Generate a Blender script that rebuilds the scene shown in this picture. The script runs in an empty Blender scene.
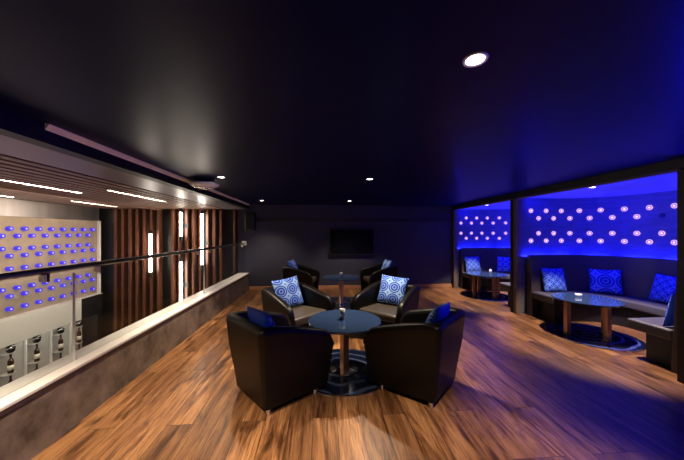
import bpy, bmesh, math, random
from math import sin, cos, pi, sqrt, radians as R
from mathutils import Vector, Matrix

random.seed(7)
scene = bpy.context.scene
COL = scene.collection

# ------------------------------------------------------------------ helpers
def tag(o, label=None, cat=None, group=None, kind=None):
    if label: o['label'] = label
    if cat: o['category'] = cat
    if group: o['group'] = group
    if kind: o['kind'] = kind
    return o

def empty(name, loc=(0, 0, 0), rz=0.0, label=None, cat=None, group=None):
    o = bpy.data.objects.new(name, None)
    COL.objects.link(o)
    o.location = loc
    o.rotation_euler = (0, 0, rz)
    o.empty_display_size = .05
    return tag(o, label, cat, group)

def copy_tree(o, parent=None):
    c = o.copy()
    COL.objects.link(c)
    if parent is not None:
        c.parent = parent
    for ch in list(o.children):
        copy_tree(ch, c)
    return c

class MB:
    def __init__(s):
        s.bm = bmesh.new()
        s.uv = None
    def box(s, x0, x1, y0, y1, z0, z1, mat=None):
        vs = [s.bm.verts.new((x, y, z)) for z in (z0, z1) for x, y in ((x0, y0), (x1, y0), (x1, y1), (x0, y1))]
        if mat is not None:
            for v in vs: v.co = mat @ v.co
        for f in ((0, 3, 2, 1), (4, 5, 6, 7), (0, 1, 5, 4), (1, 2, 6, 5), (2, 3, 7, 6), (3, 0, 4, 7)):
            s.bm.faces.new([vs[i] for i in f])
        return s
    def tube(s, p0, p1, r, seg=16, r1=None):
        p0, p1 = Vector(p0), Vector(p1)
        r1 = r if r1 is None else r1
        d = (p1 - p0).normalized()
        a = d.orthogonal().normalized(); b = d.cross(a)
        A = [s.bm.verts.new(p0 + (a * cos(2 * pi * i / seg) + b * sin(2 * pi * i / seg)) * r) for i in range(seg)]
        B = [s.bm.verts.new(p1 + (a * cos(2 * pi * i / seg) + b * sin(2 * pi * i / seg)) * r1) for i in range(seg)]
        for i in range(seg):
            j = (i + 1) % seg
            s.bm.faces.new((A[i], A[j], B[j], B[i]))
        s.bm.faces.new(A[::-1]); s.bm.faces.new(B)
        return s
    def lathe(s, prof, c=(0, 0, 0), seg=48, mat=None):
        """prof: list of (r, z) closed at the axis where r == 0"""
        rings = []
        for r, z in prof:
            if r < 1e-6:
                rings.append([s.bm.verts.new((c[0], c[1], c[2] + z))])
            else:
                rings.append([s.bm.verts.new((c[0] + r * cos(2 * pi * i / seg), c[1] + r * sin(2 * pi * i / seg), c[2] + z)) for i in range(seg)])
        if mat is not None:
            for rg in rings:
                for v in rg: v.co = mat @ v.co
        for A, B in zip(rings, rings[1:]):
            for i in range(seg):
                j = (i + 1) % seg
                if len(A) == 1 and len(B) == 1: continue
                if len(A) == 1: s.bm.faces.new((A[0], B[j], B[i]))
                elif len(B) == 1: s.bm.faces.new((A[i], A[j], B[0]))
                else: s.bm.faces.new((A[i], A[j], B[j], B[i]))
        return s
    def sweep(s, path_secs, closed_sec=True, caps=True):
        """path_secs: list of lists of points (one section each)"""
        rows = [[s.bm.verts.new(p) for p in sec] for sec in path_secs]
        n = len(rows[0])
        for A, B in zip(rows, rows[1:]):
            for i in range(n if closed_sec else n - 1):
                j = (i + 1) % n
                s.bm.faces.new((A[i], A[j], B[j], B[i]))
        if caps and closed_sec:
            s.bm.faces.new(rows[0][::-1]); s.bm.faces.new(rows[-1])
        return s
    def build(s, name, mat, parent=None, smooth=False, bevel=0.0, seg=2, subsurf=0, loc=None, angle=35):
        bmesh.ops.recalc_face_normals(s.bm, faces=s.bm.faces)
        me = bpy.data.meshes.new(name)
        s.bm.to_mesh(me); s.bm.free()
        if isinstance(mat, (list, tuple)):
            for m in mat: me.materials.append(m)
        else:
            me.materials.append(mat)
        o = bpy.data.objects.new(name, me)
        COL.objects.link(o)
        if parent is not None: o.parent = parent
        if loc is not None: o.location = loc
        if smooth:
            for p in me.polygons: p.use_smooth = True
        if bevel:
            b = o.modifiers.new('bevel', 'BEVEL'); b.width = bevel; b.segments = seg
            b.limit_method = 'ANGLE'; b.angle_limit = R(angle)
            b.harden_normals = False
            for p in me.polygons: p.use_smooth = True
            w = o.modifiers.new('wn', 'WEIGHTED_NORMAL'); w.keep_sharp = True
        if subsurf:
            ss = o.modifiers.new('ss', 'SUBSURF'); ss.levels = subsurf; ss.render_levels = subsurf
        return o

def struct(o):
    o['kind'] = 'structure'
    return o

# ------------------------------------------------------------------ materials
def new_mat(name):
    m = bpy.data.materials.new(name); m.use_nodes = True
    nt = m.node_tree
    return m, nt, nt.nodes['Principled BSDF']

def N(nt, typ, **kw):
    n = nt.nodes.new(typ)
    for k, v in kw.items():
        if k.startswith('_'): setattr(n, k[1:], v)
        else: n.inputs[k].default_value = v
    return n

def math_n(nt, op, a, b=None, c=None):
    n = nt.nodes.new('ShaderNodeMath'); n.operation = op
    for i, v in enumerate((a, b, c)):
        if v is None: continue
        if isinstance(v, (int, float)): n.inputs[i].default_value = v
        else: nt.links.new(v, n.inputs[i])
    return n.outputs[0]

def mix_c(nt, fac, a, b, mode='MIX'):
    n = nt.nodes.new('ShaderNodeMix'); n.data_type = 'RGBA'; n.blend_type = mode
    for inp, v in ((n.inputs[0], fac), (n.inputs[6], a), (n.inputs[7], b)):
        if isinstance(v, (int, float)): inp.default_value = v
        elif isinstance(v, tuple): inp.default_value = v if len(v) == 4 else v + (1,)
        else: nt.links.new(v, inp)
    return n.outputs[2]

def plain(name, col, rough=.5, metal=0., noise=.0, scale=20., bump=0., spec=.5, coat=0., stretch=(1, 1, 1)):
    m, nt, p = new_mat(name)
    p.inputs['Roughness'].default_value = rough
    p.inputs['Metallic'].default_value = metal
    p.inputs['Specular IOR Level'].default_value = spec
    p.inputs['Coat Weight'].default_value = coat
    tc = N(nt, 'ShaderNodeTexCoord')
    mp = N(nt, 'ShaderNodeMapping'); mp.inputs['Scale'].default_value = stretch
    nt.links.new(tc.outputs['Object'], mp.inputs['Vector'])
    nz = N(nt, 'ShaderNodeTexNoise', Scale=scale, Detail=6.0)
    nt.links.new(mp.outputs['Vector'], nz.inputs['Vector'])
    lo = tuple(c * (1 - noise) for c in col) + (1,)
    hi = tuple(min(1, c * (1 + noise)) for c in col) + (1,)
    nt.links.new(mix_c(nt, nz.outputs['Fac'], lo, hi), p.inputs['Base Color'])
    if bump:
        b = N(nt, 'ShaderNodeBump', Strength=bump, Distance=.01)
        nt.links.new(nz.outputs['Fac'], b.inputs['Height'])
        nt.links.new(b.outputs['Normal'], p.inputs['Normal'])
    return m

def emit(name, col, strength, base=(.5, .5, .5)):
    m, nt, p = new_mat(name)
    p.inputs['Base Color'].default_value = base + (1,)
    p.inputs['Emission Color'].default_value = col + (1,)
    p.inputs['Emission Strength'].default_value = strength
    return m

def wood_floor():
    m, nt, p = new_mat('oak_plank_floor')
    tc = N(nt, 'ShaderNodeTexCoord')
    mp = N(nt, 'ShaderNodeMapping'); mp.inputs['Rotation'].default_value = (0, 0, pi / 2)
    mp.inputs['Location'].default_value = (.35, .07, 0)
    nt.links.new(tc.outputs['Object'], mp.inputs['Vector'])
    br = N(nt, 'ShaderNodeTexBrick', Scale=1.0)
    br.offset = .37; br.offset_frequency = 3
    br.inputs['Brick Width'].default_value = 1.35
    br.inputs['Row Height'].default_value = .19
    br.inputs['Mortar Size'].default_value = .0022
    br.inputs['Mortar Smooth'].default_value = .2
    br.inputs['Bias'].default_value = 0
    br.inputs['Color1'].default_value = (0, 0, 0, 1); br.inputs['Color2'].default_value = (1, 1, 1, 1)
    br.inputs['Mortar'].default_value = (.4, .4, .4, 1)
    nt.links.new(mp.outputs['Vector'], br.inputs['Vector'])
    rnd = N(nt, 'ShaderNodeSeparateColor'); nt.links.new(br.outputs['Color'], rnd.inputs[0])
    # shift the grain per plank
    off = N(nt, 'ShaderNodeCombineXYZ')
    nt.links.new(math_n(nt, 'MULTIPLY', rnd.outputs[0], 37.0), off.inputs[2])
    ad = N(nt, 'ShaderNodeVectorMath', _operation='ADD')
    nt.links.new(mp.outputs['Vector'], ad.inputs[0]); nt.links.new(off.outputs[0], ad.inputs[1])
    m2 = N(nt, 'ShaderNodeMapping'); m2.inputs['Scale'].default_value = (.9, 9, 1)
    nt.links.new(ad.outputs[0], m2.inputs['Vector'])
    g1 = N(nt, 'ShaderNodeTexNoise', Scale=1.6, Detail=9.0, Roughness=.62, Distortion=1.1)
    nt.links.new(m2.outputs[0], g1.inputs['Vector'])
    m3 = N(nt, 'ShaderNodeMapping'); m3.inputs['Scale'].default_value = (1.0, 3.2, 1)
    nt.links.new(ad.outputs[0], m3.inputs['Vector'])
    g2 = N(nt, 'ShaderNodeTexNoise', Scale=2.4, Detail=3.0, Distortion=.4)
    nt.links.new(m3.outputs[0], g2.inputs['Vector'])
    r1 = N(nt, 'ShaderNodeValToRGB')
    e = r1.color_ramp.elements
    e[0].position = .30; e[0].color = (.065, .027, .011, 1)
    e[1].position = .72; e[1].color = (.56, .285, .115, 1)
    x = e.new(.45); x.color = (.28, .125, .05, 1)
    x = e.new(.56); x.color = (.44, .22, .092, 1)
    nt.links.new(g1.outputs['Fac'], r1.inputs[0])
    tone = N(nt, 'ShaderNodeValToRGB')
    e = tone.color_ramp.elements
    e[0].position = 0; e[0].color = (.40, .36, .34, 1)
    e[1].position = 1; e[1].color = (1.1, 1.08, 1.05, 1)
    nt.links.new(rnd.outputs[0], tone.inputs[0])
    c = mix_c(nt, 1.0, r1.outputs[0], tone.outputs[0], 'MULTIPLY')
    m4 = N(nt, 'ShaderNodeMapping'); m4.inputs['Scale'].default_value = (1.6, 34, 1)
    nt.links.new(ad.outputs[0], m4.inputs['Vector'])
    g3 = N(nt, 'ShaderNodeTexNoise', Scale=2.2, Detail=6.0, Roughness=.7, Distortion=.6)
    nt.links.new(m4.outputs[0], g3.inputs['Vector'])
    fr = N(nt, 'ShaderNodeValToRGB')
    e = fr.color_ramp.elements
    e[0].position = .36; e[0].color = (.36, .30, .26, 1)
    e[1].position = .52; e[1].color = (1, 1, 1, 1)
    nt.links.new(g3.outputs['Fac'], fr.inputs[0])
    c = mix_c(nt, .9, c, fr.outputs[0], 'MULTIPLY')
    kr = N(nt, 'ShaderNodeValToRGB')
    e = kr.color_ramp.elements
    e[0].position = .30; e[0].color = (.16, .12, .10, 1)
    e[1].position = .43; e[1].color = (1, 1, 1, 1)
    nt.links.new(g2.outputs['Fac'], kr.inputs[0])
    c = mix_c(nt, .85, c, kr.outputs[0], 'MULTIPLY')
    c = mix_c(nt, br.outputs['Fac'], c, (.03, .015, .008))
    nt.links.new(c, p.inputs['Base Color'])
    p.inputs['Roughness'].default_value = .34
    p.inputs['Coat Weight'].default_value = .4; p.inputs['Coat Roughness'].default_value = .28
    p.inputs['Specular IOR Level'].default_value = .4
    b = N(nt, 'ShaderNodeBump', Strength=.12, Distance=.004)
    nt.links.new(g1.outputs['Fac'], b.inputs['Height'])
    nt.links.new(b.outputs['Normal'], p.inputs['Normal'])
    return m

def pattern(name, kind, blue=(.002, .042, .42), white=(.26, .44, .74), n=2.0, ph=.12):
    m, nt, p = new_mat(name)
    uv = N(nt, 'ShaderNodeTexCoord')
    sp = N(nt, 'ShaderNodeSeparateXYZ'); nt.links.new(uv.outputs['UV'], sp.inputs[0])
    U, V = sp.outputs[0], sp.outputs[1]
    def cell(off, sx, sy, oy=None):
        oy = off if oy is None else oy
        fx = math_n(nt, 'SUBTRACT', math_n(nt, 'FRACT', math_n(nt, 'ADD', math_n(nt, 'MULTIPLY', U, sx), off + 10)), .5)
        fy = math_n(nt, 'SUBTRACT', math_n(nt, 'FRACT', math_n(nt, 'ADD', math_n(nt, 'MULTIPLY', V, sy), oy + 10)), .5)
        return fx, fy
    def rad(fx, fy):
        return math_n(nt, 'SQRT', math_n(nt, 'ADD', math_n(nt, 'MULTIPLY', fx, fx), math_n(nt, 'MULTIPLY', fy, fy)))
    def band(r, a, b):
        return math_n(nt, 'MULTIPLY', math_n(nt, 'GREATER_THAN', r, a), math_n(nt, 'LESS_THAN', r, b))
    if kind == 'medallion':
        fx, fy = cell(ph, n, n)
        r = rad(fx, fy)
        d = math_n(nt, 'LESS_THAN', r, .48)
        blueness = d
        for a, b in ((.32, .375), (.12, .17)):
            blueness = math_n(nt, 'SUBTRACT', blueness, band(r, a, b))
        gx, gy = cell(ph + .5, n, n)
        ag = math_n(nt, 'ABSOLUTE', gx); bg = math_n(nt, 'ABSOLUTE', gy)
        star = math_n(nt, 'LESS_THAN', math_n(nt, 'MULTIPLY', ag, bg), .0012)
        star = math_n(nt, 'MULTIPLY', star, math_n(nt, 'LESS_THAN', rad(gx, gy), .15))
        fac = math_n(nt, 'MAXIMUM', blueness, star)
    elif kind == 'scale':
        r1 = rad(*cell(0.0, n, n)); r2 = rad(*cell(.5, n, n))
        l1 = band(r1, .44, .52); l2 = band(r2, .44, .52)
        l3 = band(r1, .16, .22); l4 = band(r2, .16, .22)
        fac = math_n(nt, 'SUBTRACT', 1.0, math_n(nt, 'MAXIMUM', math_n(nt, 'MAXIMUM', l1, l2), math_n(nt, 'MULTIPLY', .3, math_n(nt, 'MAXIMUM', l3, l4))))
    else:  # 'tile': rows of small squares and rings
        fx, fy = cell(0.0, n, n)
        ax = math_n(nt, 'MAXIMUM', math_n(nt, 'ABSOLUTE', fx), math_n(nt, 'ABSOLUTE', fy))
        r = rad(fx, fy)
        sq = math_n(nt, 'MULTIPLY', math_n(nt, 'LESS_THAN', ax, .30), math_n(nt, 'GREATER_THAN', r, .13))
        gx, gy = cell(.5, n, n)
        rg = band(rad(gx, gy), .13, .2)
        fac = math_n(nt, 'SUBTRACT', 1.0, math_n(nt, 'MAXIMUM', math_n(nt, 'MULTIPLY', sq, .8), rg))
    nt.links.new(mix_c(nt, fac, white, blue), p.inputs['Base Color'])
    p.inputs['Roughness'].default_value = .75
    return m

def swirl(name, c0=(.005, .008, .022, 1), c1=(.045, .065, .13, 1)):
    m, nt, p = new_mat(name)
    tc = N(nt, 'ShaderNodeTexCoord')
    w = N(nt, 'ShaderNodeTexWave', Scale=2.2, Distortion=9.0, Detail=2.0)
    w.wave_type = 'RINGS'; w.rings_direction = 'Z'
    w.inputs['Detail Scale'].default_value = .7
    nt.links.new(tc.outputs['Object'], w.inputs['Vector'])
    r = N(nt, 'ShaderNodeValToRGB')
    e = r.color_ramp.elements
    e[0].position = .72; e[0].color = c0
    e[1].position = 1.0; e[1].color = c1
    nt.links.new(w.outputs['Fac'], r.inputs[0])
    nt.links.new(r.outputs[0], p.inputs['Base Color'])
    p.inputs['Roughness'].default_value = .12
    return m

def panel_wall(name):
    """dark stone panels with vertical joints"""
    m, nt, p = new_mat(name)
    tc = N(nt, 'ShaderNodeTexCoord')
    n1 = N(nt, 'ShaderNodeTexNoise', Scale=3.5, Detail=8.0, Roughness=.65)
    nt.links.new(tc.outputs['Object'], n1.inputs['Vector'])
    r = N(nt, 'ShaderNodeValToRGB')
    e = r.color_ramp.elements
    e[0].position = .32; e[0].color = (.055, .040, .033, 1)
    e[1].position = .75; e[1].color = (.33, .26, .215, 1)
    nt.links.new(n1.outputs['Fac'], r.inputs[0])
    sp = N(nt, 'ShaderNodeSeparateXYZ'); nt.links.new(tc.outputs['Object'], sp.inputs[0])
    f = math_n(nt, 'FRACT', math_n(nt, 'DIVIDE', math_n(nt, 'ADD', sp.outputs[1], 17.63), 2.4))
    j = math_n(nt, 'LESS_THAN', f, .003)
    nt.links.new(mix_c(nt, j, r.outputs[0], (.02, .016, .014)), p.inputs['Base Color'])
    p.inputs['Roughness'].default_value = .5
    return m

def glass_mat(name):
    m, nt, p = new_mat(name)
    out = nt.nodes['Material Output']
    tr = N(nt, 'ShaderNodeBsdfTransparent', Color=(.95, .97, .97, 1))
    gl = N(nt, 'ShaderNodeBsdfGlossy', Roughness=.02)
    lw = N(nt, 'ShaderNodeLayerWeight', Blend=.5)
    fr = N(nt, 'ShaderNodeMath', _operation='MULTIPLY_ADD')
    nt.links.new(math_n(nt, 'POWER', lw.outputs['Facing'], 5.0), fr.inputs[0])
    fr.inputs[1].default_value = .6; fr.inputs[2].default_value = .02
    mx = N(nt, 'ShaderNodeMixShader')
    nt.links.new(fr.outputs[0], mx.inputs[0]); nt.links.new(tr.outputs[0], mx.inputs[1]); nt.links.new(gl.outputs[0], mx.inputs[2])
    nt.links.new(mx.outputs[0], out.inputs[0])
    return m

M = {}
M['floor'] = wood_floor()
M['ceil'] = plain('satin_black_ceiling', (.003, .003, .034), .35, noise=.08, scale=3, spec=.10)
M['voidceil'] = plain('satin_taupe_ceiling', (.16, .13, .15), .35, noise=.05, scale=3)
M['backwall'] = plain('dark_navy_wall', (.038, .040, .072), .6, noise=.08, scale=4)
M['band'] = plain('dark_frieze', (.024, .023, .030), .55, noise=.5, scale=14, stretch=(6, 1, 1))
M['booth'] = plain('streaky_plaster', (.088, .088, .105), .55, noise=.55, scale=5, stretch=(1, 1, 5))
M['boothceil'] = plain('booth_ceiling', (.24, .24, .27), .5, noise=.25, scale=6, stretch=(1, 9, 1))
M['black'] = plain('matt_black', (.008, .008, .009), .5, noise=.1)
M['jamb'] = plain('taupe_jamb', (.14, .10, .08), .55, noise=.35, scale=9)
M['parapet'] = panel_wall('stone_panel')
M['cap'] = plain('pale_stone_cap', (.80, .77, .75), .35, noise=.08, scale=9)
M['captrim'] = plain('dark_cap_lip', (.045, .028, .032), .5, noise=.1)
M['baseboard'] = plain('wood_baseboard', (.5, .24, .12), .5, noise=.3, scale=8, stretch=(1, 6, 6))
M['slat'] = plain('walnut_fin', (.115, .040, .020), .45, noise=.35, scale=6, stretch=(8, 8, .6))
M['slatceil'] = plain('walnut_batten', (.20, .11, .075), .5, noise=.3, scale=6, stretch=(8, .6, 8))
M['barwall'] = plain('sandstone_wall', (.36, .285, .20), .55, noise=.5, scale=2.6)
M['steel'] = plain('brushed_steel', (.92, .89, .83), .34, metal=.3, noise=.12, scale=8, stretch=(1, .3, 9))
M['bandsteel'] = plain('brushed_steel_band', (.50, .48, .47), .30, metal=.95, noise=.3, scale=3, stretch=(1, 2, .2))
M['darksteel'] = plain('dark_steel', (.16, .16, .17), .3, metal=1., noise=.1)
M['chrome'] = plain('chrome', (.80, .79, .78), .12, metal=1., noise=.03)
M['copper'] = plain('bronze_post', (.60, .36, .22), .30, metal=.75, noise=.06)
M['leather'] = plain('black_brown_leather', (.0035, .0026, .0024), .42, noise=.15, scale=60, bump=.08, spec=.24)
M['leather_seat'] = plain('worn_leather_seat', (.055, .045, .036), .36, noise=.15, scale=60, bump=.08)
M['banq_back'] = plain('banquette_back', (.050, .036, .036), .45, noise=.2, scale=30, bump=.05)
M['banq_seat'] = plain('banquette_seat', (.062, .058, .066), .55, noise=.2, scale=50, bump=.08)
M['tabletop'] = plain('blue_black_glass', (.028, .055, .13), .10, noise=.05, coat=.4)
M['medallion_floor'] = swirl('navy_swirl_lacquer')
M['medallion_booth'] = swirl('blue_swirl_lacquer', (.006, .010, .055, 1), (.07, .10, .36, 1))
M['silver'] = plain('silver_ring', (.70, .72, .76), .2, metal=1., noise=.04)
M['screen'] = plain('screen_glass', (.004, .004, .005), .15, noise=.02)
M['blackplastic'] = plain('black_plastic', (.015, .015, .017), .4, noise=.1)
M['white'] = plain('white_enamel', (.84, .82, .79), .4, noise=.03)
M['cream'] = plain('cream_paint', (.86, .82, .52), .4, noise=.03)
M['candle'] = plain('white_wax', (.72, .68, .58), .5, noise=.05)
M['frost'] = plain('frosted_glass', (.55, .58, .60), .2, noise=.05)
M['glass'] = glass_mat('clear_glass')
M['blueback'] = plain('royal_blue_cotton', (.006, .085, .95), .75, noise=.12, scale=60)
M['pill_med'] = pattern('blue_medallion_print', 'medallion', n=2.35)
M['pill_centre'] = pattern('blue_centre_medallion_print', 'medallion', n=1.75, ph=.625, white=(.16, .28, .66), blue=(.003, .03, .30))
M['pill_scale'] = pattern('blue_scale_print', 'scale', n=3.2, white=(.12, .24, .66), blue=(.004, .03, .30))
M['pill_tile'] = pattern('blue_tile_print', 'tile', n=3.0, white=(.25, .36, .70))
M['down'] = emit('lamp_warm', (1, .93, .82), 14)
M['tube'] = emit('tube_white', (1, .88, .74), 27)
M['strip'] = emit('strip_warm', (1, .80, .62), 30)
M['dot_pink'] = emit('lamp_pink', (.72, .40, 1.0), 1.35, base=(.04,.04,.05))
M['dot_purple'] = emit('lamp_purple', (.40, .12, 1.0), .8, base=(.04,.04,.05))
M['dot_core'] = emit('lamp_core', (1.0, .82, 1.0), 1.6, base=(.04,.04,.05))
M['bar_ring'] = emit('bar_lamp_blue', (.055, .025, .9), .9, base=(.03,.03,.08))
M['bar_core'] = emit('bar_lamp_core', (.60, .52, 1.0), 1.5, base=(.1,.1,.15))
M['dead'] = plain('unlit_lamp', (.05, .05, .07), .3)
M['cabinet'] = plain('pale_cabinet', (.42, .40, .37), .5, noise=.08, scale=5)
M['bottle_dark'] = plain('dark_bottle', (.010, .006, .005), .1, noise=.1)
M['bottle_amber'] = plain('amber_bottle', (.035, .013, .005), .1, noise=.1)
M['label_paper'] = plain('cream_label', (.65, .60, .50), .6, noise=.1)
M['led'] = emit('led_white', (1, .95, .88), 2.0)

# ------------------------------------------------------------------ dimensions
ZC = 2.25            # room ceiling
ZV = 2.12            # ceiling over the void
D = 7.25             # back wall
XP = -1.92           # parapet inner face
XB = 3.60            # booth front plane
XBW = 5.35           # booth rear wall
ZB = 2.15            # booth ceiling
XBAR = -5.60         # bar wall
BOOTHS = (3.62, 6.05)
HW = 1.15
RAD = .95

# ------------------------------------------------------------------ setting
struct(MB().box(-1.95, 5.6, -2.2, D + .1, -.15, 0).build('floor', M['floor']))
struct(MB().box(-1.88, XB + .02, -2.2, D + .1, ZC, ZC + .1).build('ceiling', M['ceil']))
struct(MB().box(-2.2, XB + .02, D, D + .12, -.0, ZC).build('wall_back', M['backwall']))
struct(MB().box(-2.16, 5.6, -2.3, -2.2, 0, ZC).build('wall_rear', M['backwall']))
struct(MB().box(-1.9, XB - .02, D - .02, D, 1.80, 1.90).build('trim_1', M['band'], bevel=.004))
struct(MB().box(-1.9, XB, D - .018, D, 0, .095).build('baseboard_back', M['baseboard'], bevel=.004))
# parapet and its cap
struct(MB().box(-2.14, XP, -2.2, D, -.15, .43).build('wall_parapet', M['parapet']))
struct(MB().box(-2.15, XP + .008, -2.2, D, .405, .432).build('trim_2', M['captrim']))
struct(MB().box(-2.17, XP + .012, -2.2, D, .432, .46).build('trim_3', M['cap'], bevel=.006))
# bulkhead at the edge of the room ceiling, with its pale slot trim
struct(MB().box(-2.02, -1.90, -2.2, D, ZV, ZC + .1).build('trim_4', M['black']))
struct(MB().sweep([[(-1.881, y, ZC + .005), (-1.87, y, ZC + .005), (-1.87, y, ZC - .004), (-1.899, y, ZC - .040), (-1.899, y, ZC + .005)] for y in (2.0, D - .02)]).build('trim_5', M['cream']))
# ceiling over the void
struct(MB().box(-2.50, -2.02, -2.2, D, ZV, ZV + .06).build('ceiling_void', M['voidceil']))
mb = MB()
x = -2.56
while x > XBAR:
    mb.box(x - .10, x, -2.2, D + .1, ZV, ZV + .07)
    x -= .16
mb.box(XBAR - .1, -2.5, -2.2, D + .1, ZV + .09, ZV + .12)
mb.box(-4.10, -4.06, -2.0, D - .1, ZV - .05, ZV + .07)  # added deeper batten that hides the added bar wall fill light
struct(mb.build('ceiling_slatted', M['slatceil']))
# slatted wall beyond the void
struct(MB().box(XBAR - .1, -2.2, D + .12, D + .2, -2.6, ZV).build('wall_void', M['black']))
mb = MB()
x = -5.22; k = 0
while x < -2.28:
    if k not in (7, 16):
        w = .052 + .022 * random.random()
        mb.box(x, x + w, D - .06, D + .12, -2.6, ZV)
    x += .172; k += 1
struct(mb.build('wall_slatted', M['slat'], bevel=.004))
struct(MB().box(-5.7, -2.14, -2.2, D + .1, -2.7, -2.6).build('floor_void', M['backwall']))
# bar wall
struct(MB().box(XBAR - .12, XBAR, -2.2, D - .02, -.48, ZV).build('wall_bar', M['barwall']))
struct(MB().box(XBAR, XBAR + .03, -2.2, D - .05, 1.80, ZV - .005).build('trim_6', M['bandsteel'], bevel=.003))
struct(MB().box(XBAR - .02, XBAR + .05, D - .07, D - .02, -2.6, 1.80).build('trim_7', M['cap'], bevel=.003))

# ------------------------------------------------------------------ bar cabinet with bottles
cab = empty('bar_cabinet', (XBAR, 5.4, -2.6), 0, 'pale back bar cabinet below the steel ledge of the lamp wall', 'cabinet')
MB().box(-.30, -.26, -2.0, 1.75, 0, 2.12).build('back_panel', M['cabinet'], cab)
MB().box(-.26, .12, -2.0, 1.195, 2.12, 2.60).build('ledge', M['steel'], cab, bevel=.006)
MB().box(-.26, .12, 1.196, 1.78, 2.12, 2.588).build('ledge_end', M['black'], cab, bevel=.004)
MB().box(-.26, .125, 1.197, 1.78, 2.589, 2.60).build('ledge_edge', M['steel'], cab)
MB().box(-.255, .10, 1.66, 1.78, 0, 2.118).build('end_panel', M['black'], cab)
BOT_Y = (.04, .50, 1.0, 1.45)
SHELF_Z = (1.885, 1.51, 1.10)
for by in BOT_Y:
    MB().box(-.258, -.21, by - .14, by - .118, 0, 2.118).build('divider', M['white'], cab, bevel=.003)
    for sz in SHELF_Z:
        MB().box(-.258, -.105, by - .117, by + .06, sz - .008, sz).build('shelf', M['cabinet'], cab, bevel=.001)

BODY = [(0, 0), (.036, 0), (.041, .006), (.041, .205), (.036, .235), (.016, .27), (.014, .345), (0, .345)]
SQUAT = [(0, 0), (.035, 0), (.056, .03), (.062, .085), (.050, .130), (.022, .160), (.017, .205), (0, .205)]
def bottle(kind):
    prof = SQUAT if kind else BODY
    e = empty('squat_decanter' if kind else 'liquor_bottle')
    MB().lathe(prof, seg=24).build('body', M['bottle_dark' if kind else 'bottle_amber'], e, smooth=True, bevel=0)
    h = prof[-1][1]
    rr = prof[-2][0]
    MB().lathe([(0, h - .05), (rr + .003, h - .05), (rr + .003, h + .012), (0, h + .012)], seg=20).build('cap', M['blackplastic'], e, bevel=.002)
    if not kind:
        MB().lathe([(.0412, .06), (.0425, .06), (.0425, .15), (.0412, .15)], seg=24).build('label', M['label_paper'], e, smooth=True)
    else:
        MB().lathe([(.0615, .070), (.0640, .085), (.0610, .098)], seg=24).build('neck_band', M['silver'], e, smooth=True)
    return e
b0, b1 = bottle(0), bottle(1)
used = set()
ordn = ('first', 'second', 'third', 'fourth', 'fifth', 'sixth', 'seventh', 'eighth', 'ninth', 'tenth', 'eleventh', 'twelfth')
for i, by in enumerate(BOT_Y):
    for j, sz in enumerate(SHELF_Z):
        src = b1 if j == 0 else b0
        if src.name in used: o = copy_tree(src)
        else: o = src; used.add(src.name)
        o.location = (XBAR - .15, 5.4 + by, -2.6 + sz)
        what = ('dark squat decanter', 'amber bottle with cream label', 'amber bottle with cream label')[j]
        o['label'] = f"{what} on the {('top', 'middle', 'lowest')[j]} back bar shelf, {ordn[i]} niche from the left"
        o['category'] = 'bottle'; o['group'] = 'bottles in the back bar niches'

# ------------------------------------------------------------------ round wall lamps
def wall_lamp(name, ring, mid, core, r=.046, d=.0, cr=.34):
    """faces local +Z; d is how far the bottle-end like body stands out of the wall"""
    e = empty(name)
    MB().lathe([(0, d), (r * .74, d), (r * .74, d + .008), (0, d + .010)], seg=20).build('lens', mid, e, smooth=True)
    MB().lathe([(r * .72, 0), (r, 0), (r, d + .010), (r * .9, d + .016), (r * .76, d + .012), (r * .72, 0)], seg=24).build('ring', ring, e, smooth=True)
    MB().lathe([(0, d + .010), (r * cr, d + .010), (r * cr * .8, d + .016), (0, d + .018)], seg=16).build('bulb', core, e, smooth=True)
    return e

def booth_path(yc, off, n=14, x0=XB + .1):
    """plan polyline of the booth's U, offset inwards by off; returns (x, y, nx, ny, s) with n pointing into the booth"""
    pts = []
    r = RAD - off
    cx = XBW - RAD
    ycp, ycm = yc + HW - RAD, yc - HW + RAD
    seg = []
    L1 = cx - x0
    for i in range(6):
        seg.append((x0 + L1 * i / 6, yc + HW - off, 0, -1))
    for i in range(n + 1):
        a = pi / 2 - (pi / 2) * i / n
        seg.append((cx + r * cos(a), ycp + r * sin(a), -cos(a), -sin(a)))
    for i in range(n + 1):
        a = -(pi / 2) * i / n
        seg.append((cx + r * cos(a), ycm + r * sin(a), -cos(a), -sin(a)))
    for i in range(5, -1, -1):
        seg.append((x0 + L1 * i / 6, yc - HW + off, 0, 1))
    s = 0
    for k, q in enumerate(seg):
        if k: s += math.hypot(q[0] - seg[k - 1][0], q[1] - seg[k - 1][1])
        pts.append(q + (s,))
    return pts

def at_s(pts, s):
    for a, b in zip(pts, pts[1:]):
        if a[4] <= s <= b[4] and b[4] > a[4]:
            f = (s - a[4]) / (b[4] - a[4])
            return [a[i] + (b[i] - a[i]) * f for i in range(4)]
    return pts[-1][:4]

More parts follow.
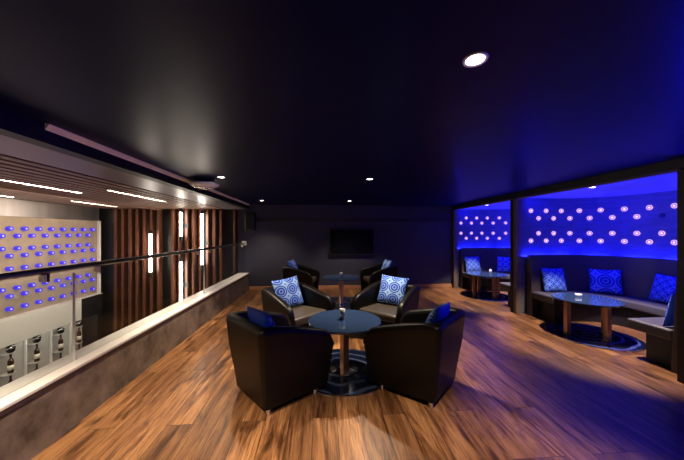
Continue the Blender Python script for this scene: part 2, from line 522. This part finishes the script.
bl = wall_lamp('wall_lamp', M['dot_pink'], M['dot_purple'], M['dot_core'], r=.040)
first = [True]
ROWZ = (1.915, 1.775, 1.495, 1.355)
ROWN = ('top row', 'second row', 'third row', 'lowest row')
def place(src, flag, loc, quat, label, cat, group):
    if flag[0]: o = src; flag[0] = False
    else: o = copy_tree(src)
    o.location = loc
    o.rotation_mode = 'QUATERNION'; o.rotation_quaternion = quat
    tag(o, label, cat, group)
    return o
SP = .30
for bi, yc in enumerate(BOOTHS):
    P = booth_path(yc, 0.0)
    where = ('nearer booth', 'farther booth')[bi]
    for ri, z in enumerate(ROWZ):
        sh = 0 if (ri in (0, 3)) == (bi == 0) else SP / 2
        for k in range(8):
            s = (.19, .13)[bi] + sh + k * SP
            if bi == 1 and k > 6: continue
            X, Y, nx, ny = at_s(P, s)
            q = Vector((nx, ny, 0)).to_track_quat('Z', 'Y')
            dead = (bi == 0 and ri == 1 and k == 6)
            lab = f"glowing round lamp on the {where} wall, {ROWN[ri]}, {ordn[k]} from the left"
            if dead: lab = 'unlit round lamp in the second row on the nearer booth wall'
            o = place(bl, first, (X + nx * .001, Y + ny * .001, z), q, lab, 'wall lamp', 'round lamps on the booth walls')
            if dead:
                for ch in o.children:
                    ch.data = ch.data.copy(); ch.data.materials[0] = M['dead']

ba = wall_lamp('bar_wall_lamp', M['bar_ring'], M['bar_ring'], M['bar_core'], r=.040, d=.05, cr=.36)
first = [True]
qb = Vector((1, 0, 0)).to_track_quat('Z', 'Y')
rowi = 0
for pair in range(5):
    for half in range(2):
        z = 1.58 - .36 * pair - .13 * half
        if z < .08: continue
        sh = 0 if (pair + half) % 2 == 0 else .125
        for k in range(9):
            y = 7.0 - k * .25 - sh
            place(ba, first, (XBAR + .001, y, z), qb,
                  f"blue glowing lamp on the bar wall, {ordn[rowi]} row down, {ordn[k]} from the slatted wall", 'wall lamp', 'blue lamps on the bar wall')
        rowi += 1

# ------------------------------------------------------------------ booths
def ring_sec(pts, off_in, off_out, z0, z1):
    pass

def band_mesh(yc, offs, zs, n=14, x0=XB + .1):
    """sweep a section (off, z) polygon along the booth's U"""
    secs = []
    base = booth_path(yc, 0, n, x0)
    paths = {}
    for o_, z_ in zip(offs, zs):
        if o_ not in paths: paths[o_] = booth_path(yc, o_, n, x0)
    for i in range(len(base)):
        secs.append([(paths[o_][i][0], paths[o_][i][1], z_) for o_, z_ in zip(offs, zs)])
    return secs

def booth_shell(yc, idx):
    # wall sheet with thickness to the outside
    secs = band_mesh(yc, (0, 0, -.05, -.05), (0, ZB, ZB, 0), x0=XB)
    struct(MB().sweep(secs).build('wall_booth', M['booth']))
    struct(MB().box(XB + .1, XBW + .1, yc - HW - .05, yc + HW + .05, ZB, ZB + .1).build('ceiling_booth', M['boothceil']))

for i, yc in enumerate(BOOTHS + (1.19,)):
    booth_shell(yc, i)
# header and posts of the booth fronts
struct(MB().box(XB - .02, XB + .10, -.1, D, ZB, ZC).build('trim_8', M['black']))
struct(MB().box(XB + .0, XB + .10, -.1, D, ZB - .022, ZB - .0005).build('trim_9', M['jamb']))
tn = 10
for (ya, yb, yc_) in ((7.205, 7.25, 7.13), (4.84, 4.905, 4.755), (2.40, 2.475, 2.33), (-.1, .03, -.16)):
    struct(MB().box(XB - .015, XB + .10, ya, yb, 0, ZB - .023).build(f'trim_{tn}', M['black'])); tn += 1
    struct(MB().box(XB - .005, XB + .09, yc_, ya - .001, 0, ZB - .023).build(f'trim_{tn}', M['jamb'], bevel=.003)); tn += 1

BT = .13     # back thickness
GAP = .05    # light gap behind the back
SD = .62     # seat front measured from the wall
def banquette(yc, label):
    e = empty('banquette_sofa', (0, 0, 0), 0, label, 'sofa', 'booth sofas')
    x0 = XB + .17
    e.location = (4.7, yc, 0)
    inv = Matrix.Translation((-4.7, -yc, 0))
    def bd(name, offs, zs, mat, bevel, n=14):
        secs = band_mesh(yc, offs, zs, n, x0)
        secs = [[inv @ Vector(p) for p in s] for s in secs]
        return MB().sweep(secs).build(name, mat, e, bevel=bevel, seg=3, smooth=True)
    bd('backrest', (GAP, GAP, GAP + .09, GAP + .14), (.0, 1.10, 1.10, .0), M['banq_back'], .012)
    bd('seat', (GAP + .125, GAP + .125, SD, SD), (.325, .45, .45, .325), M['banq_seat'], .028)
    x0 = XB + .30
    bd('plinth', (GAP + .142, GAP + .142, SD - .11, SD - .11), (.0, .322, .322, .0), M['black'], .004)
    return e
banquette(BOOTHS[0], 'dark curved banquette sofa wrapping round the nearer booth')
banquette(BOOTHS[1], 'dark curved banquette sofa wrapping round the farther booth')

# ------------------------------------------------------------------ tables
def table(loc, r, h, booth, label, group, rz=0):
    e = empty('booth_table' if booth else 'pedestal_table', loc, rz, label, 'table', group)
    t = .022
    prof = [(0, h - t), (r - .006, h - t), (r, h - t + .005), (r, h - .005), (r - .005, h), (0, h)]
    MB().lathe(prof, seg=96).build('tabletop', M['tabletop'], e, smooth=True, bevel=0)
    e.children[0].modifiers.new('es', 'EDGE_SPLIT').split_angle = R(30)
    z0 = .012
    if booth:
        for a in range(4):
            c, s = cos(a * pi / 2) * .30, sin(a * pi / 2) * .30
            MB().box(c - .03, c + .03, s - .03, s + .03, z0, h - t - .001).build('leg', M['copper'], e, bevel=.004)
    else:
        MB().box(-.036, .036, -.036, .036, z0 + .014, h - t - .011, Matrix.Rotation(R(30), 4, 'Z')).build('column', M['copper'], e, bevel=.004)
        MB().lathe([(0, z0), (.15, z0), (.15, z0 + .008), (.06, z0 + .0135), (0, z0 + .0135)], seg=64).build('base', M['chrome'], e, bevel=.002)
        MB().lathe([(0, h - t - .010), (.12, h - t - .010), (.12, h - t - .001), (0, h - t - .001)], seg=48).build('mounting_plate', M['darksteel'], e)
    return e

def medallion(loc, r, label):
    ml = M['medallion_booth' if 'booth' in label else 'medallion_floor']
    e = empty('floor_medallion', loc, 0, label, 'floor inlay', 'round floor inlays under the tables')
    MB().lathe([(0, .0005), (r - .055, .0005), (r - .055, .0105), (0, .0105)], seg=96).build('disc', ml, e)
    MB().lathe([(r - .054, .0005), (r - .012, .0005), (r - .012, .0115), (r - .054, .0115), (r - .054, .0005)], seg=96).build('rim', ml, e)
    MB().lathe([(r - .0115, .0005), (r + .01, .0005), (r + .01, .010), (r - .0115, .0125), (r - .0115, .0005)], seg=96).build('edge_ring', M['silver'], e)
    return e

T1 = (.245, 2.94); T2 = (.41, 5.78)
TA = (3.90, 3.72); TB = (3.90, 6.17)
table((T1[0], T1[1], 0), .395, .555, False, 'round blue-black pedestal table between the four nearer armchairs', 'round pedestal tables')
table((T2[0], T2[1], 0), .395, .555, False, 'round blue-black pedestal table near the television wall', 'round pedestal tables')
table((TA[0], TA[1], 0), .41, .53, True, 'round four-legged table standing in the nearer booth', 'booth tables')
table((TB[0], TB[1], 0), .43, .53, True, 'round four-legged table standing in the farther booth', 'booth tables')
medallion((T1[0], T1[1] + .02, 0), .50, 'dark glossy round floor disc under the nearer pedestal table')
medallion((T2[0], T2[1], 0), .53, 'dark glossy round floor disc under the pedestal table by the television')
medallion((TA[0] + .03, TA[1] - .06, 0), .53, 'navy swirled floor disc with silver edge in the nearer booth')
medallion((TB[0] + .02, TB[1] - .05, 0), .53, 'navy swirled floor disc with silver edge in the farther booth')

def votive(loc, tall, label):
    e = empty('candle_holder', loc, 0, label, 'candle holder', 'candle holders on the tables')
    h = .105 if tall else .05
    w = .028 if tall else .040
    MB().lathe([(0, 0), (w, 0), (w + .003, h), (w - .001, h), (w - .004, .008), (0, .008)], seg=28).build('cup', M['frost'], e, smooth=True)
    MB().lathe([(0, .009), (w - .006, .009), (w - .006, h * .6), (0, h * .6)], seg=24).build('candle', M['candle'], e)
    MB().tube((0, 0, h * .6), (0, 0, h * .6 + .01), .0015, 8).build('wick', M['black'], e)
    return e
votive((T1[0] - .02, T1[1] + .04, .5555), True, 'small clear candle holder on the nearer pedestal table')
votive((T2[0] - .0, T2[1] - .02, .5555), True, 'small tall candle holder on the pedestal table by the television')
votive((TA[0] - .02, TA[1] + .10, .5305), False, 'low white candle cup on the nearer booth table')
votive((TB[0] + .08, TB[1] - .05, .5305), True, 'white candle cup on the farther booth table')

# ------------------------------------------------------------------ armchairs (local facing +X)
def chair_path(hb, hf, xb, xf, rc, n=8):
    """plan line of the outer face, a U from left front to right front (open towards +X), flaring to the front"""
    H = lambda x: hb + (hf - hb) * (x - xb) / (xf - xb)
    half = []
    for i in range(12):
        x = xf + (xb + rc - xf) * i / 12
        half.append((x, H(x)))
    y0 = H(xb + rc)
    for i in range(n + 1):
        a = pi / 2 + (pi / 2) * i / n
        half.append((xb + rc + rc * cos(a), y0 - rc + rc * sin(a)))
    for i in range(1, 4):
        half.append((xb, (y0 - rc) * (1 - i / 4)))
    return half + [(xb, 0.0)] + [(x, -y) for x, y in reversed(half)]

CB, CW, XF = -.36, .345, .39        # back plane and half width at the back corners
def make_chair():
    e = empty('tub_armchair')
    pts = chair_path(CW, .42, CB, XF, .055)
    n = len(pts)
    th = .10
    z0 = .05
    secs = []
    for i, (x, y) in enumerate(pts):
        # mitred outward direction: sideways along the arms, backwards along the back
        hx = CW + (.42 - CW) * (x - CB) / (XF - CB)
        nrm = Vector((max(-1, min(0, (x - CB - .09) / .09)), max(-1, min(1, y / (hx - .004)))))
        f = min(1, max(0, (x - CB - .12) / (XF - CB - .12)))
        top = .735 - .17 * f ** 1.25
        endf = max(0, (x - XF + .11) / .11)
        top -= .085 * endf ** 2.2
        shrink = 1 - .22 * endf ** 2
        prof = [(-.085, z0), (-.06, z0 + .17), (-.022, .46), (-.003, top - .05), (-.006, top - .018), (-.026, top), (-th + .026, top),
                (-th + .008, top - .018), (-th, top - .05), (-th - .005, .34), (-th - .005, z0)]
        sec = []
        for k, (o_, z_) in enumerate(prof):
            oo = -th / 2 + (o_ + th / 2) * shrink if k > 2 and k < 9 else o_
            sec.append((x + nrm.x * oo - (.05 * (1 - z_ / .735) * endf), y + nrm.y * oo, z_))
        secs.append(sec)
    MB().sweep(secs).build('shell', M['leather'], e, smooth=True, bevel=.014, seg=3, angle=50)
    # seat base and cushion: trapezoids between the arms
    def trap(x0, x1, y0, y1, za, zb):
        mb = MB()
        mb.sweep([[(x0, -y0, za), (x0, y0, za), (x0, y0, zb), (x0, -y0, zb)], [(x1, -y1, za), (x1, y1, za), (x1, y1, zb), (x1, -y1, zb)]])
        return mb
    trap(CB + .11, .27, CW - .105, .295, z0, .315).build('seat_base', M['leather'], e, bevel=.02, seg=3)
    trap(CB + .108, .315, CW - .102, .305, .318, .43).build('seat', M['leather_seat'], e, bevel=.035, seg=4)
    for sx, sy in ((.22, .302), (.22, -.302), (-.24, .255), (-.24, -.255)):
        MB().tube((sx, sy, .0), (sx, sy, z0 - .001), .016, 16, .022).build('leg', M['chrome'], e, smooth=True, bevel=.003)
    return e

def make_pillow(mat, size=.43, thick=.15):
    """square in the local YZ plane, front towards +X, bottom edge at z = 0"""
    n = 18
    bm = bmesh.new(); uvl = bm.loops.layers.uv.new('UVMap')
    def pos(i, j, sgn):
        u, v = -1 + 2 * i / n, -1 + 2 * j / n
        t = max(0, (1 - abs(u) ** 2.6) * (1 - abs(v) ** 2.6)) ** .55
        pin = .055
        yy = u * (1 - pin * (1 - v * v))
        zz = v * (1 - pin * (1 - u * u))
        return Vector((sgn * t * thick / 2, yy * size / 2, zz * size / 2 + size / 2))
    grids = []
    edge = {}
    for sgn in (1, -1):
        g = {}
        for i in range(n + 1):
            for j in range(n + 1):
                if i in (0, n) or j in (0, n):
                    if (i, j) not in edge: edge[(i, j)] = bm.verts.new(pos(i, j, 0))
                    g[(i, j)] = edge[(i, j)]
                else:
                    g[(i, j)] = bm.verts.new(pos(i, j, sgn))
        for i in range(n):
            for j in range(n):
                ids = [(i, j), (i + 1, j), (i + 1, j + 1), (i, j + 1)]
                if sgn < 0: ids = ids[::-1]
                f = bm.faces.new([g[q] for q in ids])
                f.material_index = 0 if sgn > 0 else 1
                f.smooth = True
                for l, q in zip(f.loops, ids):
                    l[uvl].uv = (q[0] / n, q[1] / n)
    me = bpy.data.meshes.new('cushion'); bm.to_mesh(me); bm.free()
    me.materials.append(mat); me.materials.append(M['blueback'])
    return me
PM = {k: make_pillow(M[k]) for k in ('pill_med', 'pill_centre', 'pill_scale', 'pill_tile')}

def pillow(kind, loc, yaw, tilt, roll, label, group):
    o = bpy.data.objects.new('throw_cushion', PM[kind])
    COL.objects.link(o)
    m = Matrix.Translation(loc) @ Matrix.Rotation(yaw, 4, 'Z') @ Matrix.Rotation(tilt, 4, 'Y') @ Matrix.Rotation(roll, 4, 'X')
    o.matrix_world = m
    tag(o, label, 'cushion', group)
    return o

chair0 = make_chair()
def by_corner(nx, ny, deg, side):
    """chair centre that puts its back corner (side +1 left, -1 right) at nx, ny"""
    v = Matrix.Rotation(R(deg), 2) @ Vector((CB, side * CW))
    return nx - v.x, ny - v.y
CH = [ # x, y, facing, chair label, cushion label, cushion x, y, yaw, roll, tilt
    by_corner(-.475, 2.12, 41, -1) + (41, 'black leather tub armchair in the left foreground, seen from behind', 'plain blue back of a cushion on the left foreground armchair', -.09, -.10, -4, -4, -22),
    by_corner(.955, 2.11, 135, 1) + (135, 'black leather tub armchair in the right foreground, seen from behind', 'blue patterned cushion on the right foreground armchair', -.10, .03, 4, 5, -22),
    (-.36, 3.80, -44, 'black leather tub armchair behind the nearer table, on its left', 'blue and white medallion cushion on the left armchair behind the nearer table', -.12, .03, -8, 5, -20),
    (.95, 3.84, -134, 'black leather tub armchair behind the nearer table, on its right', 'blue and white medallion cushion on the right armchair behind the nearer table', -.12, -.03, 14, -5, -20),
    (-.50, 6.50, -12, 'small far tub armchair left of the television, facing the farther table', 'small blue cushion on the far left armchair by the television wall', -.12, .0, 0, 0, -18),
    (1.38, 6.46, -170, 'small far tub armchair right of the television, facing the farther table', 'small blue cushion on the far right armchair by the television wall', -.12, .0, 0, 0, -18),
]
for i, (x, y, deg, lab, plab, px, py, ex, roll, tilt) in enumerate(CH):
    c = chair0 if i == 0 else copy_tree(chair0)
    c.location = (x, y, 0); c.rotation_euler = (0, 0, R(deg))
    tag(c, lab, 'armchair', 'tub armchairs around the pedestal tables')
    w = Matrix.Translation((x, y, 0)) @ Matrix.Rotation(R(deg), 4, 'Z')
    p = w @ Vector((px, py, .438))
    pillow('pill_med', p, R(deg + ex), R(tilt), R(roll), plab, 'cushions on the tub armchairs')

# booth cushions
def booth_pillow(kind, yc, s, label, tilt=-14, roll=0, off=.285, dyaw=0):
    P = booth_path(yc, off)
    X, Y, nx, ny = at_s(P, s)
    pillow(kind, (X, Y, .452), math.atan2(ny, nx) + R(dyaw), R(tilt), R(roll), label, 'cushions on the booth sofas')
booth_pillow('pill_scale', BOOTHS[0], .43, 'blue cushion with wavy scale print at the left of the nearer booth', roll=-2)
booth_pillow('pill_centre', BOOTHS[0], 1.22, 'blue cushion with large rings in the middle of the nearer booth', roll=2)
booth_pillow('pill_scale', BOOTHS[0], 1.93, 'blue cushion with wavy scale print at the right of the nearer booth', roll=-3)
pillow('pill_med', (4.02, 2.72, .452), R(80), R(-14), 0, 'blue cushion seen edge-on at the near end of the nearer booth', 'cushions on the booth sofas')
booth_pillow('pill_scale', BOOTHS[1], .34, 'blue cushion with wavy scale print in the farther booth', roll=2)
booth_pillow('pill_tile', BOOTHS[1], 1.15, 'blue cushion with small square print in the farther booth', roll=-2)

# ------------------------------------------------------------------ balustrade
bal = empty('glass_balustrade', (-2.02, 3.6, .46), 0, 'frameless glass balustrade with dark handrail on the pale parapet cap', 'balustrade')
SE = (-2.2, -.08, 2.36, 4.80, 7.24)
for a, b in zip(SE, SE[1:]):
    MB().box(-.006, .006, a + .006 - 3.6, b - .006 - 3.6, .0, .715).build('glass_panel', M['glass'], bal)
hr = MB().tube((0, -2.2 - 3.6, .762), (0, 7.17 - 3.6, .762), .023, 24).build('handrail', M['darksteel'], bal, smooth=True)
MB().box(-.05, .05, 7.17 - 3.6, 7.248 - 3.6, .72, .83).build('wall_bracket', M['white'], hr, bevel=.006)
for sy in SE[1:]:
    for d in (-.24, .24):
        if sy + d > 7.2: continue
        c = MB().box(-.016, .022, sy + d - 3.6 - .0, sy + d - 3.6 + .024, .68, .742).build('glass_clamp', M['black'], bal, bevel=.004)
        MB().box(-.016, .024, sy + d - 3.6 - .022, sy + d - 3.6 - .001, .685, .740).build('clamp_plate', M['white'], c, bevel=.003)
    if sy < 7:
        MB().box(-.007, .007, sy - 3.6 - .0055, sy - 3.6 + .0055, 0, .715).build('seam_strip', M['white'], bal)

# ------------------------------------------------------------------ television, speaker, ceiling devices
tv = empty('television', (1.01, D, 1.26), 0, 'black flat television mounted on the dark back wall', 'television')
TVX = .0
MB().box(-.60, .60, -.075, -.03, -.345, .345).build('case', M['blackplastic'], tv, bevel=.008)
MB().box(-.575, .575, -.0772, -.0755, -.315, .325).build('screen', M['screen'], tv)
MB().box(-.60, .60, -.079, -.0755, -.345, -.326).build('bezel_strip', M['darksteel'], tv, bevel=.001)
MB().box(-.25, .25, -.03, -.001, -.2, .2).build('wall_mount', M['black'], tv)
tv.location.x = .79
sp = empty('wall_speaker', (-1.84, D, 1.80), 0, 'small black speaker mounted high on the back wall', 'speaker')
MB().box(-.125, .125, -.20, -.05, -.245, .235).build('cabinet', M['blackplastic'], sp, bevel=.015)
MB().box(-.11, .11, -.208, -.2005, -.15, .22).build('grille', M['black'], sp, bevel=.003)
MB().box(-.03, .03, -.05, -.0, -.05, .05).build('bracket', M['black'], sp)
MB().tube((.0, -.2005, -.205), (.0, -.205, -.205), .018, 20).build('port', M['darksteel'], sp)

dev = empty('ceiling_fixture', (-1.66, 3.95, ZC), 0, 'round silver fixture hanging under the ceiling near the balustrade', 'ceiling fixture')
MB().lathe([(0, 0), (.13, 0), (.13, -.010), (.06, -.014), (0, -.014)], seg=48).build('ceiling_plate', M['black'], dev, bevel=.002)
MB().lathe([(0, -.014), (.055, -.014), (.05, -.04), (0, -.04)], seg=32).build('neck', M['chrome'], dev, smooth=True)
MB().lathe([(0, -.036), (.10, -.038), (.17, -.046), (.195, -.060), (.185, -.080), (.13, -.105), (.06, -.116), (0, -.118)], seg=64).build('body', M['white'], dev, smooth=True)
MB().lathe([(.120, -.1095), (.130, -.108), (.132, -.114), (.122, -.118), (.120, -.1095)], seg=64).build('ring', M['chrome'], dev, smooth=True)
MB().lathe([(0, -.116), (.05, -.1175), (.045, -.126), (0, -.130)], seg=32).build('lens', M['screen'], dev, smooth=True)

def downlight(x, y, z, label, group, r=.05):
    e = empty('downlight', (x, y, z), 0, label, 'downlight', group)
    r = .038
    MB().lathe([(r, .0), (r + .014, -.001), (r + .012, -.006), (r, -.004), (r, .0)], seg=40).build('trim_ring', M['white'], e, smooth=True)
    MB().lathe([(0, -.001), (r - .001, -.001), (r - .001, -.002), (0, -.002)], seg=40).build('lens', M['down'], e)
    return e
def spot(x, y, z, energy, col=(1, .80, .58), size=86, blend=.7, rad=.045):
    l = bpy.data.lights.new('downlight_beam', 'SPOT'); l.energy = energy; l.color = col
    l.spot_size = R(size); l.spot_blend = blend; l.shadow_soft_size = rad
    o = bpy.data.objects.new('downlight_beam', l); COL.objects.link(o)
    o.location = (x, y, z - .03)
    return o
DL = [(.66, 1.12, 'largest round downlight in the black ceiling, top of the view'),
      (.66, 3.71, 'round downlight in the black ceiling above the nearer pedestal table'),
      (.64, 6.30, 'small round downlight in the black ceiling in front of the television'),
      (-1.38, 6.34, 'small round downlight in the black ceiling near the wall speaker'),
      (-1.35, 3.73, 'small round downlight in the black ceiling beside the round chrome fixture')]
for x, y, lab in DL:
    downlight(x, y, ZC, lab, 'downlights in the room ceiling')
EN = {0: 270, 1: 300, 2: 110, 3: 85, 4: 320}
for i, (x, y, lab) in enumerate(DL):
    spot(x, y, ZC, EN[i], size=(80, 96, 100, 110, 90)[i])
spot(-1.35, 1.12, ZC, 400, size=92)
downlight(3.82, 3.56, ZB, 'round downlight in the nearer booth ceiling', 'downlights in the booth ceilings')
downlight(3.82, 6.02, ZB, 'round downlight in the farther booth ceiling', 'downlights in the booth ceilings')
for y in (3.56, 6.02):
    spot(3.82, y, ZB, 340, size=74, blend=.35)

# vertical tube lights on the slatted wall
def tube_light(x, z0, z1, label):
    e = empty('tube_light', (x, D - .20, z0), 0, label, 'tube light', 'vertical tube lights on the slatted wall')
    h = z1 - z0
    MB().tube((0, 0, .0), (0, 0, h), .031, 24).build('diffuser', M['tube'], e, smooth=True, bevel=.006)
    MB().tube((0, 0, -.14), (0, 0, -.001), .034, 24).build('end_cap', M['black'], e, smooth=True, bevel=.006)
    MB().tube((0, 0, h + .001), (0, 0, h + .10), .034, 24).build('end_cap', M['black'], e, smooth=True, bevel=.006)
    MB().box(-.02, .02, .044, .1285, h * .4, h * .4 + .05).build('bracket', M['black'], e)
    MB().box(-.11, .11, .129, .1395, h * .4 - .02, h * .4 + .07).build('mounting_plate', M['black'], e)
    return e
def slat_x(px, t=None):
    k = (px - 342) / 270.0
    ps = math.atan(20 / 270)
    d = Vector((k * cos(ps) + sin(ps), -k * sin(ps) + cos(ps)))
    tt = (D - .2) / d.y
    return d.x * tt, tt
def zpix(px, y):
    X, tt = slat_x(px)
    return 1.5 - (y - 233) / 270 * tt
for px, y0, y1, lab in ((150.5, 272, 234, 'leftmost vertical tube light on the slatted wall'),
                        (181, 236, 210, 'upper vertical tube light in the middle of the slatted wall, under the ceiling'),
                        (181, 303.5, 262, 'lower vertical tube light in the middle of the slatted wall'),
                        (202, 264.5, 214, 'rightmost vertical tube light on the slatted wall')):
    X, tt = slat_x(px)
    tube_light(X, zpix(px, y0), zpix(px, y1) if y1 > 211 else ZV - .105, lab)

# linear lights between the ceiling battens
for (x, ya, yb, lab) in ((-3.74, 2.9, 4.5, 'linear ceiling light nearest the left edge among the battens'),
                         (-4.86, 5.6, 6.8, 'linear ceiling light over the bar wall, nearest the slatted wall'),
                         (-3.10, 4.15, 5.6, 'linear ceiling light closest to the balustrade'),
                         (-3.10, .4, 1.9, 'added out-of-view linear light above the void beside the near end of the balustrade'),  # added beyond the view to brighten the parapet cap
                         (-5.34, 3.9, 5.1, 'linear ceiling light closest to the bar wall lamps')):
    e = empty('linear_light', (x, (ya + yb) / 2, ZV), 0, lab, 'ceiling light', 'linear lights between the ceiling battens')
    L = (yb - ya) / 2
    MB().box(-.024, .024, -L, L, .012, .06).build('housing', M['white'], e)
    MB().box(-.022, .022, -L + .01, L - .01, .0, .0115).build('diffuser', M['strip'], e)

# ------------------------------------------------------------------ lights
def area(name, loc, rot, sx, sy, energy, col):
    l = bpy.data.lights.new(name, 'AREA'); l.shape = 'RECTANGLE'; l.size = sx; l.size_y = sy
    l.energy = energy; l.color = col
    o = bpy.data.objects.new(name, l); COL.objects.link(o)
    o.location = loc; o.rotation_euler = rot
    return o
# blue LED strips: one in the gap behind each sofa back, one on the inner side of each booth header
BLUE = (.006, .008, 1.0)
for yc in BOOTHS + (1.19,):
    P = booth_path(yc, GAP / 2)
    tot = P[-1][4]
    n = 9
    for i in range(n):
        s0 = tot * (i + .5) / n
        X, Y, nx, ny = at_s(P, s0)
        area('booth_led', (X, Y, 1.06), (pi, 0, math.atan2(ny, nx)), GAP * .8, tot / n * .9, (20 if yc > 2 else 34), BLUE)
    area('header_led', (XB + .115, yc, ZB - .035), (0, R(-80), 0), .03, 2.0, (65 if yc > 2 else 110), BLUE)

# added fill lights: bar wall from behind the deep batten, bottles from under the ledge
area('bar_wall_fill', (-4.12, 3.3, ZV - .02), (0, R(36), 0), .03, 5.5, 85, (1, .80, .56))
area('under_ledge_fill', (XBAR + .06, 5.3, -.487), (0, R(12), 0), .08, 3.4, 9, (1, .88, .72))

# added fill light, hidden on the parapet's void side, aimed at the bar front
area('bar_front_fill', (-2.185, 4.2, .30), (0, R(80), 0), .05, 4.6, 42, (1, .86, .68))

w = bpy.data.worlds.new('World'); scene.world = w; w.use_nodes = True
w.node_tree.nodes['Background'].inputs[0].default_value = (.5, .5, .6, 1)
w.node_tree.nodes['Background'].inputs[1].default_value = .02

# ------------------------------------------------------------------ camera
cam = bpy.data.cameras.new('Camera'); co = bpy.data.objects.new('Camera', cam); COL.objects.link(co)
cam.sensor_width = 36; cam.lens = 36 * 270 / 684
cam.shift_y = 3 / 684
co.location = (0, 0, 1.5)
co.rotation_euler = (pi / 2, 0, -math.atan(20 / 270))
cam.clip_start = .02
scene.camera = co

vs = scene.view_settings
scene.display_settings.display_device = 'sRGB'
vs.view_transform = 'Standard'; vs.look = 'None'; vs.exposure = 0; vs.gamma = 1
scene.cycles.use_denoising = True
scene.cycles.max_bounces = 8
scene.cycles.sample_clamp_indirect = 6
